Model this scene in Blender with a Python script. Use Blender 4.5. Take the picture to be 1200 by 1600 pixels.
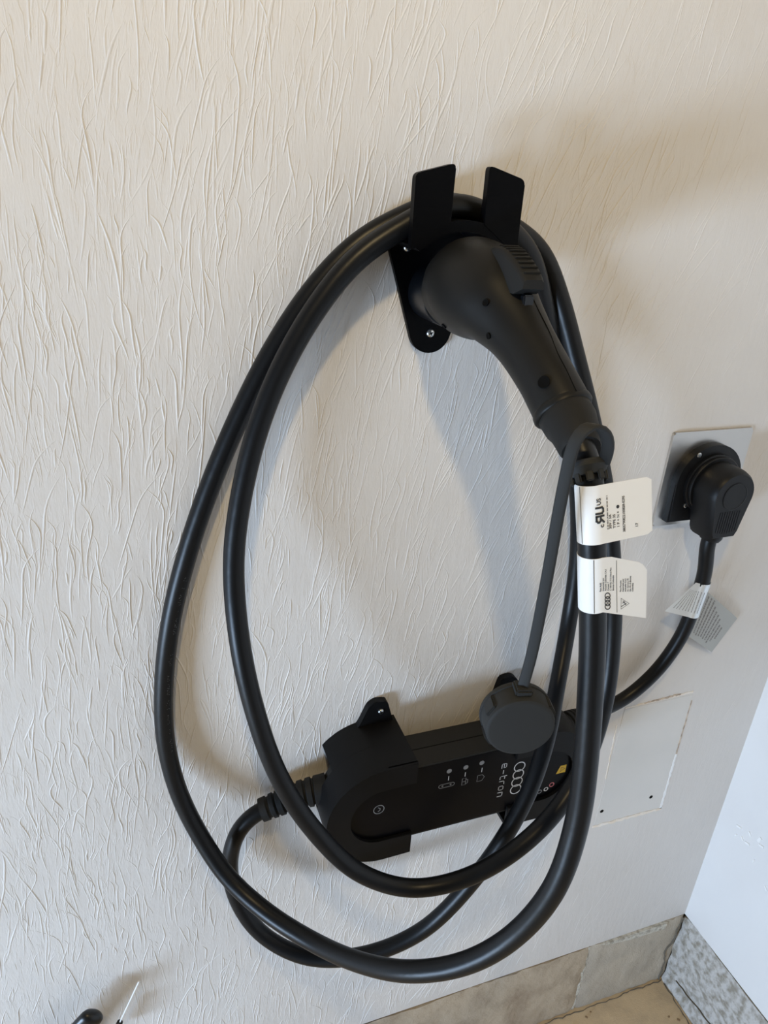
import bpy, bmesh, math, random
import numpy as np
from mathutils import Vector, Matrix

scene = bpy.context.scene
for o in list(bpy.data.objects):
    bpy.data.objects.remove(o)

# ------------------------------------------------------------------ frame of reference
# wall coordinates in millimetres: X to the right, h out from the wall, Z up from the
# camera's own height.  World metres: (X, -h, Z + 1333) / 1000, floor at z = 0.
CAM_H = 1333.0
D = 600.0
F = 1110.0
R = np.array([[0.94173041, -0.05532494, -0.33178758],
              [-0.09306076, 0.90502629, -0.41505072],
              [0.32323914, 0.42174229, 0.8471422]])   # rows: camera right / down / forward

def W(X, h, Z):
    return Vector((X / 1000.0, -h / 1000.0, (Z + CAM_H) / 1000.0))

def at(px, py, h):
    """point of the room seen at a photo pixel, h millimetres off the wall -> (X, h, Z)"""
    d = np.array([(px - 600) / F, (py - 800) / F, 1.0])
    q = R.T @ d
    t = (D - h) / q[2]
    return np.array([q[0] * t, h, -q[1] * t])

def proj(p):
    c = R @ np.array([p[0], -p[2], D - p[1]])
    return 600 + F * c[0] / c[2], 800 + F * c[1] / c[2]

# ------------------------------------------------------------------ camera
cd = bpy.data.cameras.new('camera')
cam = bpy.data.objects.new('camera', cd)
scene.collection.objects.link(cam)
def vw(r):
    return Vector((r[0], r[2], -r[1]))
rx, ry, rz = vw(R[0]), -vw(R[1]), -vw(R[2])
M = Matrix((rx, ry, rz)).transposed().to_4x4()
M.translation = W(0, D, 0)
cam.matrix_world = M
cd.sensor_fit = 'VERTICAL'
cd.sensor_height = 36.0
cd.lens = F / 1600.0 * 36.0
cd.clip_start = 0.02
scene.camera = cam

# ------------------------------------------------------------------ light
world = bpy.data.worlds.new('garage_air')
scene.world = world
world.use_nodes = True
bg = world.node_tree.nodes['Background']
bg.inputs[0].default_value = (1.0, 0.95, 0.90, 1)
bg.inputs[1].default_value = 0.12

ld = bpy.data.lights.new('ceiling_bulb', 'POINT')          # warm bulb on the garage ceiling
ld.energy = 37
ld.color = (1.0, 0.765, 0.41)
ld.shadow_soft_size = 0.034
lo = bpy.data.objects.new('ceiling_bulb', ld)
lo.location = (-0.09, -0.84, 2.12)
scene.collection.objects.link(lo)

ad = bpy.data.lights.new('door_daylight', 'AREA')          # daylight under the raised garage door
ad.shape = 'RECTANGLE'
ad.size = 0.9
ad.size_y = 0.36
ad.energy = 104
ad.color = (0.545, 0.735, 1.0)
ao = bpy.data.objects.new('door_daylight', ad)
ao.location = (-2.05, -1.12, 0.24)
ao.rotation_euler = (Vector((0.45, 0.0, 0.75)) - Vector(ao.location)).to_track_quat('-Z', 'Y').to_euler()
scene.collection.objects.link(ao)

vs = scene.view_settings
vs.view_transform = 'Standard'
vs.look = 'None'
vs.gamma = 1
vs.use_curve_mapping = False
vs.exposure = -0.60

# ------------------------------------------------------------------ materials
def nt(m):
    m.use_nodes = True
    return m.node_tree, m.node_tree.nodes['Principled BSDF']

def mat(name, col, rough=0.5, metal=0.0, spec=0.5, bump=None, vary=None, aniso=None):
    m = bpy.data.materials.new(name)
    t, b = nt(m)
    b.inputs['Base Color'].default_value = (*col, 1)
    b.inputs['Roughness'].default_value = rough
    b.inputs['Metallic'].default_value = metal
    b.inputs['Specular IOR Level'].default_value = spec
    tc = t.nodes.new('ShaderNodeTexCoord')
    def noise(scale, detail=4):
        mp = t.nodes.new('ShaderNodeMapping')
        if isinstance(scale, tuple):
            mp.inputs['Scale'].default_value = scale
            s = 1.0
        else:
            s = scale
        t.links.new(tc.outputs['Object'], mp.inputs[0])
        n = t.nodes.new('ShaderNodeTexNoise')
        n.inputs['Scale'].default_value = s
        n.inputs['Detail'].default_value = detail
        t.links.new(mp.outputs[0], n.inputs['Vector'])
        return n
    if vary:
        col2, scale, lo_, hi_ = vary
        n = noise(scale)
        r = t.nodes.new('ShaderNodeMapRange')
        r.inputs[1].default_value = lo_
        r.inputs[2].default_value = hi_
        t.links.new(n.outputs[0], r.inputs[0])
        mx = t.nodes.new('ShaderNodeMix')
        mx.data_type = 'RGBA'
        mx.inputs[6].default_value = (*col, 1)
        mx.inputs[7].default_value = (*col2, 1)
        t.links.new(r.outputs[0], mx.inputs[0])
        t.links.new(mx.outputs[2], b.inputs['Base Color'])
    if bump:
        prev = None
        for scale, strength, dist in bump:
            n = noise(scale, 5)
            bp = t.nodes.new('ShaderNodeBump')
            bp.inputs['Strength'].default_value = strength
            bp.inputs['Distance'].default_value = dist
            t.links.new(n.outputs[0], bp.inputs['Height'])
            if prev:
                t.links.new(prev.outputs[0], bp.inputs['Normal'])
            prev = bp
        t.links.new(prev.outputs[0], b.inputs['Normal'])
    return m

MT = {}
MT['wall'] = mat('wall_paint', (0.765, 0.73, 0.69), 0.55, spec=0.35,
                 bump=[((120.0, 60.0, 24.0), 0.42, 0.0014), ((600.0, 300.0, 160.0), 0.35, 0.0005), (14.0, 0.4, 0.004)],
                 vary=((0.725, 0.685, 0.64), 5.0, 0.35, 0.75))
MT['panel'] = mat('panel_paint', (0.75, 0.72, 0.675), 0.5, spec=0.35,
                  bump=[((220.0, 60.0, 60.0), 0.15, 0.0006), (18.0, 0.3, 0.002)], vary=((0.70, 0.68, 0.64), 9.0, 0.4, 0.7))
MT['gypsum'] = mat('bare_gypsum', (0.86, 0.75, 0.62), 0.9, bump=[(400.0, 0.6, 0.001)], vary=((0.93, 0.87, 0.79), 60.0, 0.35, 0.65))
MT['gypsum_dark'] = mat('torn_paper', (0.42, 0.33, 0.26), 0.9, vary=((0.7, 0.58, 0.46), 120.0, 0.4, 0.6))
MT['wall_r'] = mat('side_wall_paint', (0.85, 0.85, 0.845), 0.6, spec=0.3, bump=[(30.0, 0.25, 0.003), (200.0, 0.2, 0.0006)],
                   vary=((0.80, 0.785, 0.77), 4.0, 0.4, 0.8))
MT['flake'] = mat('paint_flake', (0.95, 0.95, 0.94), 0.6)
MT['concrete'] = mat('curb_concrete', (0.53, 0.435, 0.32), 0.9, spec=0.2, bump=[(60.0, 0.7, 0.004), (400.0, 0.5, 0.0012)],
                     vary=((0.36, 0.28, 0.20), 16.0, 0.45, 0.72))
MT['concrete_grey'] = mat('curb_concrete_grey', (0.57, 0.50, 0.40), 0.9, spec=0.2, bump=[(50.0, 0.6, 0.004), (400.0, 0.5, 0.0012)],
                          vary=((0.45, 0.40, 0.33), 13.0, 0.4, 0.75))
MT['concrete_side'] = mat('curb_concrete_side', (0.60, 0.58, 0.55), 0.9, spec=0.2, bump=[(70.0, 0.9, 0.006), (300.0, 0.6, 0.002)],
                          vary=((0.33, 0.30, 0.25), 85.0, 0.42, 0.64))
MT['mortar'] = mat('pale_mortar', (0.66, 0.62, 0.53), 0.95, bump=[(160.0, 0.9, 0.004)], vary=((0.40, 0.36, 0.29), 130.0, 0.45, 0.65))
MT['crack'] = mat('crack_shadow', (0.15, 0.13, 0.10), 0.95)
MT['floor'] = mat('floor_concrete', (0.74, 0.58, 0.38), 0.85, spec=0.25, bump=[(40.0, 0.3, 0.003), (500.0, 0.4, 0.001)],
                  vary=((0.56, 0.44, 0.30), 22.0, 0.45, 0.75))
MT['pebble'] = mat('debris', (0.30, 0.20, 0.11), 0.9)
MT['cable'] = mat('cable_rubber', (0.006, 0.0065, 0.0075), 0.38, spec=0.30, bump=[(60.0, 0.10, 0.003)])
MT['shell'] = mat('connector_plastic', (0.010, 0.0097, 0.009), 0.46, spec=0.22, bump=[(2500.0, 0.10, 0.0002)])
MT['rubber'] = mat('soft_rubber', (0.015, 0.015, 0.0145), 0.62, spec=0.22, bump=[(900.0, 0.12, 0.0003)])
MT['cap'] = mat('cap_rubber', (0.027, 0.028, 0.028), 0.65, spec=0.25, bump=[(900.0, 0.10, 0.0003)])
MT['print3d'] = mat('printed_plastic', (0.002, 0.002, 0.0024), 0.40, spec=0.07, bump=[((60.0, 60.0, 2600.0), 0.25, 0.0004)])
MT['socket'] = mat('socket_plastic', (0.006, 0.007, 0.009), 0.30, spec=0.5)
MT['box'] = mat('charger_side_plastic', (0.017, 0.016, 0.014), 0.55, spec=0.22)
MT['face'] = mat('charger_face', (0.002, 0.002, 0.003), 0.35, spec=0.12)
MT['bracket'] = mat('bracket_plastic', (0.004, 0.004, 0.0045), 0.50, spec=0.2)
MT['hole'] = mat('recess_black', (0.002, 0.002, 0.002), 0.7, spec=0.1)
MT['screw'] = mat('zinc_screw', (0.72, 0.75, 0.76), 0.28, metal=1.0)
MT['steel'] = mat('stainless_plate', (0.60, 0.575, 0.54), 0.30, metal=1.0, bump=[((12.0, 12.0, 900.0), 0.08, 0.0004)])
MT['plug'] = mat('plug_rubber', (0.006, 0.006, 0.0065), 0.45, spec=0.3)
MT['white'] = mat('label_paper', (0.96, 0.95, 0.92), 0.45, spec=0.4)
MT['ink'] = mat('label_ink', (0.03, 0.03, 0.03), 0.6)
MT['ink_soft'] = mat('label_ink_pale', (0.24, 0.23, 0.22), 0.6)
MT['silver'] = mat('silver_label', (0.84, 0.88, 0.90), 0.30, metal=0.55)
MT['silver_back'] = mat('grey_label', (0.46, 0.46, 0.43), 0.5, metal=0.35)
MT['logo'] = mat('grey_print', (0.62, 0.62, 0.63), 0.5)
MT['logo_dim'] = mat('dim_print', (0.22, 0.22, 0.22), 0.5)
MT['cableprint'] = mat('cable_print', (0.20, 0.21, 0.22), 0.6)
MT['yellow'] = mat('warning_yellow', (0.72, 0.46, 0.03), 0.5)
MT['red'] = mat('pictogram_red', (0.55, 0.16, 0.18), 0.5)
MT['black_tool'] = mat('tool_black', (0.006, 0.006, 0.006), 0.35)
MT['white_rod'] = mat('rod_white', (0.92, 0.92, 0.90), 0.4)

# ------------------------------------------------------------------ builders
COL = scene.collection

def link(name, me, m, parent=None, smooth=False):
    o = bpy.data.objects.new(name, me)
    COL.objects.link(o)
    if m:
        me.materials.append(MT[m])
    if smooth:
        me.shade_smooth()
    if parent is not None:
        o.parent = parent
        o.matrix_parent_inverse = Matrix.Translation(parent.location).inverted()
    return o

def thing(name, label, cat, loc, group=None):
    o = bpy.data.objects.new(name, None)
    COL.objects.link(o)
    o.empty_display_size = 0.02
    o.location = loc
    o['label'] = label
    o['category'] = cat
    if group:
        o['group'] = group
    return o

def tag(o, label, cat, group=None):
    o['label'] = label
    o['category'] = cat
    if group:
        o['group'] = group
    return o

def from_bm(name, bm, m, parent=None, smooth=False, sharp=None):
    bmesh.ops.recalc_face_normals(bm, faces=bm.faces[:])
    me = bpy.data.meshes.new(name)
    bm.to_mesh(me)
    bm.free()
    o = link(name, me, m, parent, False)
    if sharp is not None:
        me.shade_smooth()
        me.set_sharp_from_angle(angle=math.radians(sharp))
    elif smooth:
        me.shade_smooth()
    return o

def prism_into(bm, pts, h0, h1, bevel=0.0, segs=2):
    """outline pts (X,Z) extruded from h0 to h1 off the wall (mm)"""
    vb = [bm.verts.new(W(x, h0, z)) for x, z in pts]
    vt = [bm.verts.new(W(x, h1, z)) for x, z in pts]
    n = len(pts)
    bm.faces.new(vb)
    ft = bm.faces.new(vt)
    for i in range(n):
        bm.faces.new((vb[i], vb[(i + 1) % n], vt[(i + 1) % n], vt[i]))
    if bevel:
        bmesh.ops.bevel(bm, geom=list(ft.edges), offset=bevel / 1000, segments=segs, affect='EDGES', clamp_overlap=True)

def prism(name, pts, h0, h1, m, parent=None, bevel=0.0, sharp=35):
    bm = bmesh.new()
    prism_into(bm, pts, h0, h1, bevel)
    return from_bm(name, bm, m, parent, sharp=sharp)

def catmull(pts, step=6.0):
    P = [np.array(p, float) for p in pts]
    P = [2 * P[0] - P[1]] + P + [2 * P[-1] - P[-2]]
    out = []
    for i in range(1, len(P) - 2):
        p0, p1, p2, p3 = P[i - 1:i + 3]
        n = max(2, int(np.linalg.norm(p2 - p1) / step))
        t0 = 0.0
        t1 = t0 + max(1e-6, np.linalg.norm(p1 - p0)) ** 0.5
        t2 = t1 + max(1e-6, np.linalg.norm(p2 - p1)) ** 0.5
        t3 = t2 + max(1e-6, np.linalg.norm(p3 - p2)) ** 0.5
        for k in range(n):
            t = t1 + (t2 - t1) * k / n
            a1 = (t1 - t) / (t1 - t0) * p0 + (t - t0) / (t1 - t0) * p1
            a2 = (t2 - t) / (t2 - t1) * p1 + (t - t1) / (t2 - t1) * p2
            a3 = (t3 - t) / (t3 - t2) * p2 + (t - t2) / (t3 - t2) * p3
            b1 = (t2 - t) / (t2 - t0) * a1 + (t - t0) / (t2 - t0) * a2
            b2 = (t3 - t) / (t3 - t1) * a2 + (t - t1) / (t3 - t1) * a3
            out.append((t2 - t) / (t2 - t1) * b1 + (t - t1) / (t2 - t1) * b2)
    out.append(P[-2])
    return np.array(out)

def smooth_path(pts, it=3):
    p = pts.copy()
    for _ in range(it):
        p[1:-1] = 0.25 * p[:-2] + 0.5 * p[1:-1] + 0.25 * p[2:]
    return p

def frames(path, up=(1, 0, 0), fixed=False):
    t = np.gradient(path, axis=0)
    t /= np.linalg.norm(t, axis=1)[:, None]
    u = np.array(up, float)
    us, vs_ = [], []
    for k in range(len(path)):
        if fixed:
            u = np.array(up, float)
        u = u - t[k] * (u @ t[k])
        u /= np.linalg.norm(u)
        us.append(u.copy())
        vs_.append(np.cross(t[k], u))
    return t, np.array(us), np.array(vs_)

def tube_into(bm, path, radius, seg=18, up=(1, 0, 0), rv=None, cap=True, power=None, fixed=False):
    """path (N,3) mm in wall coordinates, radius scalar or per point; rv a second half-axis"""
    n = len(path)
    ru = np.broadcast_to(np.array(radius, float), (n,))
    rw = ru if rv is None else np.broadcast_to(np.array(rv, float), (n,))
    t, us, vv = frames(path, up, fixed)
    rings = []
    for k in range(n):
        ring = []
        for j in range(seg):
            a = 2 * math.pi * j / seg
            c, s = math.cos(a), math.sin(a)
            if power:
                c = math.copysign(abs(c) ** power, c)
                s = math.copysign(abs(s) ** power, s)
            q = path[k] + us[k] * ru[k] * c + vv[k] * rw[k] * s
            ring.append(bm.verts.new(W(*q)))
        rings.append(ring)
    for k in range(n - 1):
        for j in range(seg):
            bm.faces.new((rings[k][j], rings[k][(j + 1) % seg], rings[k + 1][(j + 1) % seg], rings[k + 1][j]))
    if cap:
        bm.faces.new(rings[0][::-1])
        bm.faces.new(rings[-1])

def tube(name, path, radius, m, parent=None, seg=18, sharp=40, **kw):
    bm = bmesh.new()
    tube_into(bm, np.array(path, float), radius, seg, **kw)
    return from_bm(name, bm, m, parent, sharp=sharp)

def lathe(name, c, axis, profile, m, parent=None, seg=32, sharp=30):
    """profile [(distance along axis, radius)] in mm from point c"""
    c = np.array(c, float)
    a = np.array(axis, float)
    a /= np.linalg.norm(a)
    path = np.array([c + a * s for s, r in profile])
    u = np.cross(a, [0.1, 0.2, 1.0])
    u /= np.linalg.norm(u)
    v = np.cross(a, u)
    bm = bmesh.new()
    rings = []
    for (s, r), q in zip(profile, path):
        rings.append([bm.verts.new(W(*(q + r * (u * math.cos(2 * math.pi * j / seg) + v * math.sin(2 * math.pi * j / seg))))) for j in range(seg)])
    for k in range(len(rings) - 1):
        for j in range(seg):
            bm.faces.new((rings[k][j], rings[k][(j + 1) % seg], rings[k + 1][(j + 1) % seg], rings[k + 1][j]))
    bm.faces.new(rings[0][::-1])
    bm.faces.new(rings[-1])
    return from_bm(name, bm, m, parent, sharp=sharp)

def obox_into(bm, c, ax, ay, az, sx, sy, sz, bevel=0.0):
    """box about c with half sizes along three axes (mm, wall coordinates)"""
    c, ax, ay, az = [np.array(v, float) for v in (c, ax, ay, az)]
    vs8 = []
    for i in (-1, 1):
        for j in (-1, 1):
            for k in (-1, 1):
                vs8.append(bm.verts.new(W(*(c + ax * sx * i + ay * sy * j + az * sz * k))))
    fs = [bm.faces.new([vs8[q] for q in f]) for f in ((0, 1, 3, 2), (4, 6, 7, 5), (0, 4, 5, 1), (2, 3, 7, 6), (0, 2, 6, 4), (1, 5, 7, 3))]
    if bevel:
        es = set(e for f in fs for e in f.edges)
        bmesh.ops.bevel(bm, geom=list(es), offset=bevel / 1000, segments=2, affect='EDGES', clamp_overlap=True)

def arc(cx, cz, r, a0, a1, n):
    return [(cx + r * math.cos(math.radians(a0 + (a1 - a0) * i / n)), cz + r * math.sin(math.radians(a0 + (a1 - a0) * i / n))) for i in range(n + 1)]

def round_poly(pts, r, n=4):
    out = []
    N = len(pts)
    for i in range(N):
        p = np.array(pts[i], float)
        a = np.array(pts[i - 1], float) - p
        b = np.array(pts[(i + 1) % N], float) - p
        rr = r[i] if isinstance(r, (list, tuple)) else r
        if rr <= 0:
            out.append(tuple(p))
            continue
        la, lb = np.linalg.norm(a), np.linalg.norm(b)
        d = min(rr, la * .45, lb * .45)
        s, e = p + a / la * d, p + b / lb * d
        for k in range(n + 1):
            t = k / n
            out.append(tuple((1 - t) ** 2 * s + 2 * t * (1 - t) * p + t * t * e))
    return out

def screw(parent, X, Z, h, r=3.6, m='screw', name='screw', slot=True):
    """pan-head screw facing out of the wall with a cross recess"""
    prof = [(-3.0, r * .5), (0, r), (0.8, r), (1.8, r * .82), (2.3, r * .45), (2.4, 0.05)]
    s = lathe(name, (X, h, Z), (0, 1, 0), prof, m, parent, seg=16, sharp=50)
    if slot:
        bm = bmesh.new()
        for a in (25, 115):
            c, q = math.cos(math.radians(a)), math.sin(math.radians(a))
            obox_into(bm, (X, h + 2.2, Z), (c, 0, q), (0, 1, 0), (-q, 0, c), r * .5, 0.32, r * .12)
        k = from_bm('screw_slot', bm, 'hole', s)
    return s

def text_mesh(body, size, align='LEFT'):
    cu = bpy.data.curves.new('t', 'FONT')
    cu.body = body
    cu.size = size
    cu.align_x = align
    cu.resolution_u = 3
    cu.offset = size * .02
    o = bpy.data.objects.new('t', cu)
    COL.objects.link(o)
    dg = bpy.context.evaluated_depsgraph_get()
    me = bpy.data.meshes.new_from_object(o.evaluated_get(dg))
    bpy.data.objects.remove(o)
    return me

# flat print on a surface given by fn(u, v) -> wall point (u right, v up in print space, mm)
def print_mesh(name, tris_verts, faces, fn, m, parent):
    me = bpy.data.meshes.new(name)
    me.from_pydata([W(*fn(u, v)) for u, v in tris_verts], [], faces)
    return link(name, me, m, parent)

def text_print(name, body, size, u0, v0, rot, fn, m, parent, align='LEFT', sx=1.0):
    me = text_mesh(body, size, align)
    c, s = math.cos(math.radians(rot)), math.sin(math.radians(rot))
    pts = [(u0 + v.co.x * sx * c - v.co.y * s, v0 + v.co.x * sx * s + v.co.y * c) for v in me.vertices]
    fs = [tuple(p.vertices) for p in me.polygons]
    bpy.data.meshes.remove(me)
    return print_mesh(name, pts, fs, fn, m, parent)

def strokes_geo(lines, w, rot=0, u0=0, v0=0, sc=1.0, caps=False):
    """polylines -> flat ribbons"""
    vs_, fs = [], []
    c, s = math.cos(math.radians(rot)), math.sin(math.radians(rot))
    for ln in lines:
        ln = np.array(ln, float) * sc
        if caps:
            for p_, q_ in zip(ln[:-1], ln[1:]):
                t = (q_ - p_) / max(1e-9, np.linalg.norm(q_ - p_))
                nn = np.array([-t[1], t[0]]) * w / 2
                e0_, e1_ = p_ - t * w / 2, q_ + t * w / 2
                k_ = max(1, int(np.ceil(np.linalg.norm(q_ - p_) / 1.1)))
                b = len(vs_)
                for i_ in range(k_ + 1):
                    m_ = e0_ + (e1_ - e0_) * i_ / k_
                    for g_ in (m_ + nn, m_ - nn):
                        vs_.append((u0 + g_[0] * c - g_[1] * s, v0 + g_[0] * s + g_[1] * c))
                for i_ in range(k_):
                    fs.append((b + 2 * i_, b + 2 * i_ + 1, b + 2 * i_ + 3, b + 2 * i_ + 2))
            continue
        closed = np.linalg.norm(ln[0] - ln[-1]) < 1e-6
        n = len(ln)
        b = len(vs_)
        for i in range(n):
            if closed:
                a_, e_ = ln[(i - 1) % (n - 1)], ln[(i + 1) % (n - 1)]
            else:
                a_, e_ = ln[max(0, i - 1)], ln[min(n - 1, i + 1)]
            t = e_ - a_
            t /= max(1e-9, np.linalg.norm(t))
            nn = np.array([-t[1], t[0]]) * w / 2
            for q in (ln[i] + nn, ln[i] - nn):
                vs_.append((u0 + q[0] * c - q[1] * s, v0 + q[0] * s + q[1] * c))
        for i in range(n - 1):
            fs.append((b + 2 * i, b + 2 * i + 1, b + 2 * i + 3, b + 2 * i + 2))
    return vs_, fs

def ring_line(cx, cy, r, n=28):
    return [(cx + r * math.cos(2 * math.pi * i / n), cy + r * math.sin(2 * math.pi * i / n)) for i in range(n + 1)]

def disc_geo(cx, cy, r, n=20):
    return [(cx + r * math.cos(2 * math.pi * i / n), cy + r * math.sin(2 * math.pi * i / n)) for i in range(n)], [tuple(range(n))]

# ================================================================== SETTING
XR = 851.0          # corner with the side wall
ZB = -1157.0        # lower edge of the painted wall
ZF = -1333.0        # floor
def slab(name, x0, x1, h0, h1, z0, z1, m, parent=None, bevel=0.0):
    bm = bmesh.new()
    obox_into(bm, ((x0 + x1) / 2, (h0 + h1) / 2, (z0 + z1) / 2), (1, 0, 0), (0, 1, 0), (0, 0, 1), (x1 - x0) / 2, (h1 - h0) / 2, (z1 - z0) / 2, bevel)
    return from_bm(name, bm, m, parent)

def struct(o):
    o['kind'] = 'structure'
    return o

wall_back = struct(slab('wall_back', -1600, XR + 120, -120, 0, ZB, 1150, 'wall'))
wall_right = struct(slab('wall_right', XR, XR + 120, 0, 2600, ZB, 1150, 'wall_r'))
floor = struct(slab('floor', -3200, XR + 120, -120, 4200, ZF - 100, ZF, 'floor'))

# --- brushed paint ridges: raised strokes of thick paint on the wall face
def ridges(n, len_rng, w_rng, ht_rng, segs, prof, seed, dens):
    rng = np.random.default_rng(seed)
    X = rng.uniform(-330, 840, n * 4)
    Z = rng.uniform(-1140, 330, n * 4)
    keep = rng.uniform(0, 1, n * 4) < dens(X, Z)
    inpatch = (X > 575) & (X < 735) & (Z > -880) & (Z < -600)
    inplate = (X > 555) & (X < 692) & (Z > -370) & (Z < -215)
    keep &= ~inpatch & ~inplate
    X, Z = X[keep][:n], Z[keep][:n]
    n = len(X)
    L = rng.uniform(*len_rng, n) * np.where(rng.uniform(0, 1, n) < .2, 1.6, 1.0)
    lean = 0.10 + np.clip((X - 60) / 300, 0, 1) * 0.22 + 0.08 * np.sin(X / 55 + 1.6 * np.sin(Z / 60)) + rng.normal(0, .13, n)
    amp = rng.normal(0, 1, n) * L * 0.026
    ph = rng.uniform(0, 6.28, n)
    fr = rng.uniform(.4, 1.1, n)
    hook = rng.normal(0, .45, n)
    w = rng.uniform(*w_rng, n)
    fade = 1.0 - 0.70 * np.clip((X - 430) / 260, 0, 1)
    ht = rng.uniform(*ht_rng, n) * fade
    s = np.linspace(-.5, .5, segs + 1)
    sx = X[:, None] + np.sin(lean)[:, None] * s * L[:, None] + amp[:, None] * np.sin(ph[:, None] + fr[:, None] * 6.28 * s) + hook[:, None] * L[:, None] * np.maximum(s - .15, 0) ** 2 * 2
    sz = Z[:, None] + np.cos(lean)[:, None] * s * L[:, None]
    env = np.clip(1 - (2 * np.abs(s)) ** 3, 0, 1)
    dx = np.gradient(sx, axis=1)
    dz = np.gradient(sz, axis=1)
    ln = np.hypot(dx, dz)
    nx, nz = dz / ln, -dx / ln
    P = []
    for a, hh in prof:
        ww = w[:, None] * (0.35 + 0.65 * env)
        P.append(np.stack([sx + nx * a * ww, -0.12 + hh * (ht[:, None] * env + .12), sz + nz * a * ww], -1))
    P = np.stack(P, 2)                       # n, segs+1, prof, 3
    P[..., 2] = np.clip(P[..., 2], ZB + 1, 1100)
    k = len(prof)
    co = np.stack([P[..., 0], -P[..., 1], P[..., 2] + CAM_H], -1).reshape(-1, 3) / 1000
    base = np.arange(n)[:, None, None] * ((segs + 1) * k)
    i = np.arange(segs)[None, :, None] * k
    j = np.arange(k - 1)[None, None, :]
    a = base + i + j
    q = np.stack([a, a + 1, a + 1 + k, a + k], -1).reshape(-1, 4)
    return co, q

def add_ridges(name, sets):
    cos, qs, off = [], [], 0
    for co, q in sets:
        cos.append(co)
        qs.append(q + off)
        off += len(co)
    co = np.concatenate(cos)
    q = np.concatenate(qs)
    me = bpy.data.meshes.new(name)
    me.vertices.add(len(co))
    me.vertices.foreach_set('co', co.ravel())
    me.loops.add(q.size)
    me.loops.foreach_set('vertex_index', q.ravel().astype(np.int32))
    me.polygons.add(len(q))
    me.polygons.foreach_set('loop_start', np.arange(0, q.size, 4, dtype=np.int32))
    me.polygons.foreach_set('loop_total', np.full(len(q), 4, dtype=np.int32))
    me.update(calc_edges=True)
    me.validate()
    o = link(name, me, 'wall', wall_back, True)
    o['kind'] = 'stuff'
    return o

P5 = [(-1.0, 0.0), (-0.45, 0.72), (0.0, 1.0), (0.5, 0.62), (1.25, 0.0)]
P3 = [(-1.0, 0.0), (0.0, 1.0), (1.1, 0.0)]
def dens_major(X, Z):
    return 1.0 - 0.65 * np.clip((X - 380) / 220, 0, 1) - 0.15 * np.clip((-Z - 700) / 300, 0, 1)
def dens_minor(X, Z):
    patch = 0.5 + 0.5 * np.sin(X / 23 + 2.1 * np.sin(Z / 47)) * np.sin(Z / 31 + 1.7 * np.sin(X / 41))
    return (0.12 + 0.88 * patch ** 1.5) * (1.0 - 0.75 * np.clip((X - 450) / 200, 0, 1))
add_ridges('paint_ridge', [
    ridges(5200, (14, 75), (0.55, 1.3), (0.28, 0.80), 14, P5, 3, dens_major),
    ridges(22000, (6, 30), (0.45, 1.0), (0.14, 0.44), 6, P3, 8, dens_minor),
])

# --- side wall: a few curled paint flakes
bm = bmesh.new()
rng = random.Random(5)
for px, py, s in [(1155, 1292, 5), (1160, 1310, 4), (1168, 1318, 5), (1172, 1303, 4), (1187, 1312, 6), (1190, 1322, 5), (1178, 1345, 3), (1197, 1388, 4), (1150, 1305, 3)]:
    d = np.array([(px - 600) / F, (py - 800) / F, 1.0])
    q = R.T @ d
    t = XR / q[0]
    pt = np.array([XR, D - q[2] * t, -q[1] * t])
    obox_into(bm, pt - np.array([.6, 0, 0]), (1, 0, 0), (0, math.cos(s), math.sin(s)), (0, -math.sin(s), math.cos(s)), .8, s * .35, s * .9, .3)
f = from_bm('paint_flake', bm, 'flake', wall_right)
f['kind'] = 'stuff'

# --- concrete kerb under both walls
def rough_block(name, x0, x1, h0, h1, z0, z1, m, parent, seed, amp=1.2, nx=14, nz=5):
    """concrete block with a slightly uneven face and chipped top edge (face towards +h)"""
    rg = random.Random(seed)
    bm = bmesh.new()
    def pt(i, j, layer):
        x = x0 + (x1 - x0) * i / nx
        z = z0 + (z1 - z0) * j / nz
        if layer:
            hh = h1 + rg.uniform(-amp, amp)
            if j == nz:
                z += rg.uniform(-1.2, 1.2) * amp
                hh -= abs(rg.gauss(0, 1.2))
            if i in (0, nx):
                x += rg.uniform(-1.0, 1.0)
                hh -= 2.0
            if j == 0:
                hh -= 1.0
        else:
            hh = h0
        return bm.verts.new(W(x, hh, z))
    fr = [[pt(i, j, 1) for j in range(nz + 1)] for i in range(nx + 1)]
    bk = [[pt(i, j, 0) for j in (0, nz)] for i in (0, nx)]
    for i in range(nx):
        for j in range(nz):
            bm.faces.new((fr[i][j], fr[i + 1][j], fr[i + 1][j + 1], fr[i][j + 1]))
    bm.faces.new([fr[i][nz] for i in range(nx + 1)] + [bk[1][1], bk[0][1]])
    bm.faces.new([fr[i][0] for i in range(nx, -1, -1)] + [bk[0][0], bk[1][0]])
    bm.faces.new([fr[0][j] for j in range(nz + 1)] + [bk[0][1], bk[0][0]])
    bm.faces.new([fr[nx][j] for j in range(nz, -1, -1)] + [bk[1][0], bk[1][1]])
    bm.faces.new((bk[0][0], bk[0][1], bk[1][1], bk[1][0]))
    return from_bm(name, bm, m, parent, sharp=50)

base_back = struct(slab('baseboard_back', -1600, XR + 120, -120, -4, ZF, ZB, 'crack'))
rough_block('concrete_block', 653.5, XR - .5, -20, 2.0, ZF, ZB - 1.5, 'concrete_grey', base_back, 1, nx=22, nz=10)
rough_block('concrete_block', 60, 649.5, -20, 2.5, ZF, ZB - 1.5, 'concrete', base_back, 2, nx=50, nz=10)
rough_block('concrete_block', -1600, 52, -20, 2.0, ZF, ZB - 1.5, 'concrete', base_back, 3, nx=60, nz=6)
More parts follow.
